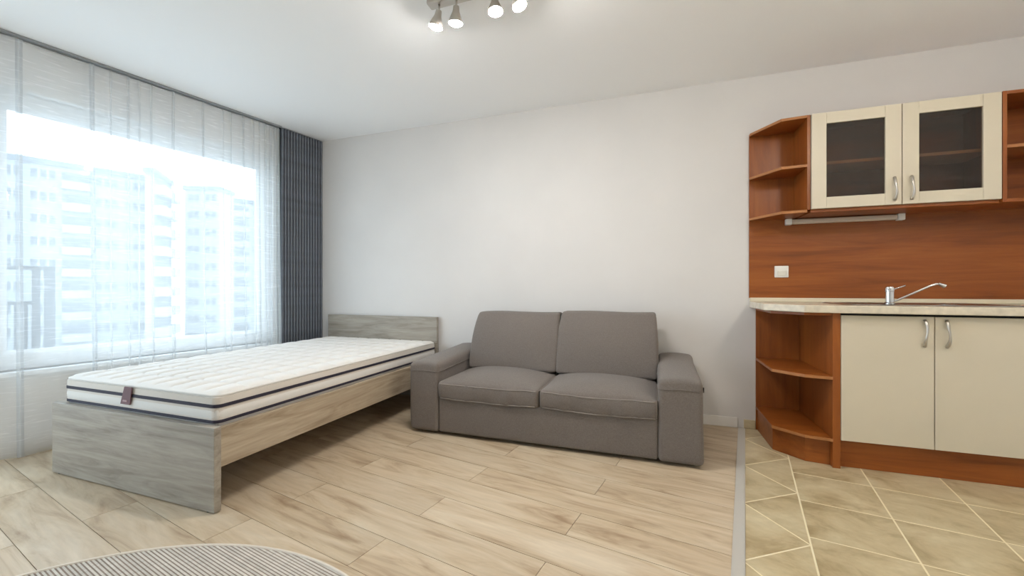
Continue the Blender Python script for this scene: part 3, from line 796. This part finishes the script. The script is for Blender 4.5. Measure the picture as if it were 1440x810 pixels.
def handle(x, z0, z1, yf, parent, flip=1):
    """flat bow handle standing off a door front at y = yf"""
    pts = []; rad = []
    for k in range(13):
        t = k/12; pts.append((x + flip*0.003*math.sin(t*2*math.pi), yf - 0.004 - 0.024*math.sin(math.pi*t)**0.7, z0 + (z1-z0)*t))
        rad.append(0.0045 + 0.003*abs(math.cos(math.pi*t)))
    return obj('handle', tube(pts, rad, 8), M['nickel'], parent, smooth=True)
# upper cabinet with two glazed doors
wc = thing('wall_cabinet', (1.36, 3.18, 1.492), 'wall cabinet with two cream framed dark glass doors', 'cabinet')
C0, C1, CF = 0.913, 1.800, 3.052
obj('carcass_bottom', box((C0, CF, 1.474), (C1, KY-0.013, 1.492)), M['kitchen_x'], wc)
obj('carcass_top', box((C0, CF, 2.068), (C1, KY-0.013, 2.086)), M['kitchen_x'], wc)
obj('carcass_back', box((C0, KY-0.012, 1.492), (C1, KY-0.002, 2.068)), M['kitchen_x'], wc)
obj('carcass_side', box((C0, CF, 1.492), (C0+0.016, KY-0.013, 2.068)), M['kitchen_z'], wc)
obj('carcass_side', box((C1-0.016, CF, 1.492), (C1, KY-0.013, 2.068)), M['kitchen_z'], wc)
obj('inner_shelf', box((C0+0.017, CF+0.02, 1.772), (C1-0.017, KY-0.014, 1.790)), M['inner_shelf'], wc)
def glass_door(x0, x1, hx, flip):
    z0, z1 = 1.493, 2.084; y0, y1 = CF-0.021, CF-0.001; st = 0.077; rl = 0.068
    o = bpy.data.objects.new('door', None); COL.objects.link(o); o.parent = wc; o.location = Vector(((x0+x1)/2, CF, z0)) - wloc(wc)
    for a, b in ((x0, x0+st), (x1-st, x1)): obj('stile', box((a, y0, z0), (b, y1, z1), 0.0015), M['cream'], o)
    for a, b in ((z0, z0+rl), (z1-rl, z1)): obj('rail', box((x0+st+0.0004, y0+0.0008, a), (x1-st-0.0004, y1, b), 0.0012), M['cream'], o)
    obj('pane', box((x0+st-0.006, y0+0.010, z0+rl-0.006), (x1-st+0.006, y0+0.014, z1-rl+0.006)), M['pane_dark'], o)
    handle(hx, 1.517, 1.652, y0, o, flip)
    return o
glass_door(0.914, 1.3595, 1.324, 1); glass_door(1.3635, 1.799, 1.404, 1)
# open end unit at the right edge
oc = thing('open_wall_unit', (2.04, 3.18, 1.492), 'dark red-brown open shelf unit at the right edge beside the glass doors', 'shelf')
obj('side_panel', box((1.803, CF-0.02, 1.474), (1.821, KY-0.013, 2.086), 0.001), M['kitchen_z'], oc)
obj('side_panel', box((XR-0.02, CF-0.02, 1.474), (XR-0.002, KY-0.013, 2.086), 0.001), M['kitchen_z'], oc)
obj('back_panel', box((1.822, KY-0.012, 1.492), (XR-0.021, KY-0.002, 2.086)), M['kitchen_x'], oc)
for z in (1.474, 1.772, 2.068): obj('shelf', box((1.822, CF-0.018, z), (XR-0.021, KY-0.013, z+0.018), 0.001), M['kitchen_edge' if z == 1.772 else 'kitchen_x'], oc)
# strip light under the cabinets
sl = thing('strip_light', (1.15, 3.27, 1.43), 'slim white strip light mounted under the wall cabinets', 'light fitting')
obj('tube', shift(rbox((0.575, 0.036, 0.034), 0.010, (4,2,2)), (1.161, YS-0.019, 1.452)), M['tube'], sl, smooth=True)
for xa, xb in ((0.838, 0.874), (1.448, 1.484)):
    obj('end_cap', box((xa, YS-0.041, 1.431), (xb, YS-0.0005, 1.473), 0.004), M['plastic_white'], sl)
# wall switch
sw = thing('wall_switch', (0.818, YS, 1.07), 'small square cream wall switch on the backsplash', 'switch')
obj('plate', box((0.776, YS-0.010, 1.073), (0.860, YS-0.0003, 1.153), 0.004), M['plastic_white'], sw)
obj('rocker', box((0.792, YS-0.014, 1.084), (0.844, YS-0.0095, 1.118), 0.003), M['socket_in'], sw)

# ------------------------------------------------------------------ kitchen: worktop, sink, tap
wt = thing('worktop', (1.45, 3.0, 0.862), 'pale beige laminate worktop with chamfered left end', 'worktop')
wpoly = [(0.624, KY-0.001), (0.624, 2.900), (0.785, 2.722), (0.955, 2.700), (XR-0.002, 2.700), (XR-0.002, KY-0.001)]
SKX0, SKX1, SKY0, SKY1 = 1.02, 1.78, 2.80, 3.24
def slab():
    bm = prism(wpoly, 0.862, 0.904); return bm
wo = obj('slab', slab(), M['worktop'], wt)
bvm = wo.modifiers.new('bevel', 'BEVEL'); bvm.width = 0.005; bvm.segments = 3
obj('upstand', box((0.626, KY-0.026, 0.9045), (XR-0.003, KY-0.0125, 0.932), 0.003), M['upstand'], wt)
obj('upstand_foot', box((0.626, KY-0.0124, 0.9045), (XR-0.003, KY-0.001, 0.9295)), M['upstand'], wt)
sk = thing('inset_sink', (1.4, 3.02, 0.904), 'flat stainless steel inset sink in the worktop', 'sink')
bm = bmesh.new()
def rr(x0, x1, y0, y1, r, z): return [bm.verts.new(((x0+x1)/2+x, (y0+y1)/2+y, z)) for x, y in rrect((x1-x0)/2, (y1-y0)/2, r, 5)]
L0 = rr(SKX0, SKX1, SKY0, SKY1, 0.03, 0.9043); L1 = rr(SKX0+0.004, SKX1-0.004, SKY0+0.004, SKY1-0.004, 0.03, 0.9085)
L2 = rr(1.335, 1.755, 2.83, 3.19, 0.04, 0.9080); L3 = rr(1.345, 1.745, 2.84, 3.18, 0.04, 0.9050)
for A, B in ((L0, L1), (L1, L2), (L2, L3)):
    for i in range(len(A)): j = (i+1) % len(A); bm.faces.new((A[i], A[j], B[j], B[i]))
bm.faces.new(L3)
obj('rim_and_bowl', bm, M['steel'], sk, smooth='auto')
for k in range(6):
    x = 1.07 + 0.035*k
    obj('drainer_rib', box((x, 2.86, 0.908), (x+0.008, 3.16, 0.9105), 0.001), M['steel'], sk)
obj('drain', lathe([(0.04, 0), (0.04, 0.002), (0.02, 0.003)], (1.55, 3.0, 0.9052), (0,0,1), 20), M['chrome'], sk, smooth='auto')
tp = thing('kitchen_tap', (1.235, 2.875, 0.9085), 'chrome single-lever kitchen tap with a long swivel spout', 'tap')
tx, ty = 1.235, 2.875
obj('body', lathe([(0.024, 0.0), (0.024, 0.006), (0.0195, 0.010), (0.0195, 0.070), (0.021, 0.072), (0.021, 0.090), (0.017, 0.0965), (0.006, 0.099)], (tx, ty, 0.9105), (0,0,1), 24), M['chrome'], tp, smooth='auto')
spt = obj('spout', tube([(tx+0.012, ty, 0.926), (tx+0.03, ty-0.004, 0.932), (tx+0.10, ty-0.012, 0.972), (tx+0.165, ty-0.02, 1.010), (tx+0.190, ty-0.022, 1.021), (tx+0.208, ty-0.024, 1.022)], 0.0062, 10), M['chrome'], tp, smooth=True)
obj('aerator', lathe([(0.0075, 0), (0.0075, 0.010), (0.0125, 0.030), (0.011, 0.032)], (tx+0.200, ty-0.024, 1.024), (0.75, -0.05, -0.42), 16), M['chrome'], spt, smooth='auto')
obj('lever', tube([(tx+0.010, ty, 0.990), (tx+0.03, ty-0.004, 0.998), (tx+0.066, ty-0.010, 1.014)], [0.005, 0.0035, 0.0045], 8), M['chrome'], tp, smooth=True)

# ------------------------------------------------------------------ kitchen: base units
be = thing('base_corner_shelf', (0.80, 3.05, 0.0), 'open brown wooden base shelf unit with chamfered shelves at the kitchen end', 'shelf')
spoly = [(0.664, KY-0.013), (0.664, 2.885), (0.800, 2.760), (0.924, 2.738), (0.924, KY-0.013)]
kpoly = [(0.672, KY-0.013), (0.680, 2.935), (0.812, 2.800), (0.924, 2.782), (0.924, KY-0.013)]
obj('back_panel', box((0.664, KY-0.012, 0.001), (0.924, KY-0.001, 0.861)), M['kitchen_z'], be)
obj('side_panel', box((0.925, 2.742, 0.001), (0.961, KY-0.001, 0.861), 0.001), M['kitchen_z'], be)
for z in (0.146, 0.490): 
    so = obj('shelf', prism(spoly, z, z+0.018, 0.001), M['kitchen_x'], be)
    e = [(0.6632, 2.8848), (0.7997, 2.7593), (0.924, 2.7373)]
    bm = bmesh.new(); n0 = [bm.verts.new((x, y, z+0.001)) for x, y in e]; n1 = [bm.verts.new((x, y, z+0.017)) for x, y in e]
    m0 = [bm.verts.new((x+0.002, y+0.003, z+0.001)) for x, y in e]; m1 = [bm.verts.new((x+0.002, y+0.003, z+0.017)) for x, y in e]
    for i in range(2):
        for q in ((n0,n1),(m0,m1)): bm.faces.new((q[0][i], q[0][i+1], q[1][i+1], q[1][i]))
        bm.faces.new((n1[i], n1[i+1], m1[i+1], m1[i])); bm.faces.new((n0[i], n0[i+1], m0[i+1], m0[i]))
    bm.faces.new((n0[0], n1[0], m1[0], m0[0])); bm.faces.new((n0[2], n1[2], m1[2], m0[2]))
    obj('edging', bm, M['kitchen_edge'], so)
obj('top_rail', prism([(0.664, KY-0.013), (0.664, 2.90), (0.80, 2.775), (0.924, 2.752), (0.924, KY-0.013)], 0.845, 0.861), M['kitchen_x'], be)
obj('plinth', prism(kpoly, 0.001, 0.1455), M['kitchen_x'], be)
bc = thing('base_cabinet', (1.6, 3.03, 0.0), 'cream base cabinet with flat doors and bow handles under the worktop', 'cabinet')
BF = 2.762
obj('carcass', box((0.962, BF, 0.150), (XR-0.002, KY-0.001, 0.8455)), M['kitchen_z'], bc)
obj('plinth', box((0.962, 2.782, 0.001), (XR-0.002, 2.800, 0.1495)), M['kitchen_x'], bc)
obj('worktop_shade_strip', box((0.962, 2.775, 0.846), (XR-0.002, 2.795, 0.8615)), M['black'], bc)  # black strip added as the painted shade in the gap below the worktop
for i, (x0, x1, hx) in enumerate(((0.9635, 1.3635, 1.322), (1.3675, 1.770, 1.412), (1.774, XR-0.004, 1.82))):
    dr = obj('door', box((x0, BF-0.022, 0.158), (x1, BF-0.001, 0.849), 0.002), M['cream'], bc)
    handle(hx, 0.694, 0.832, BF-0.022, dr, 1 if i else -1)
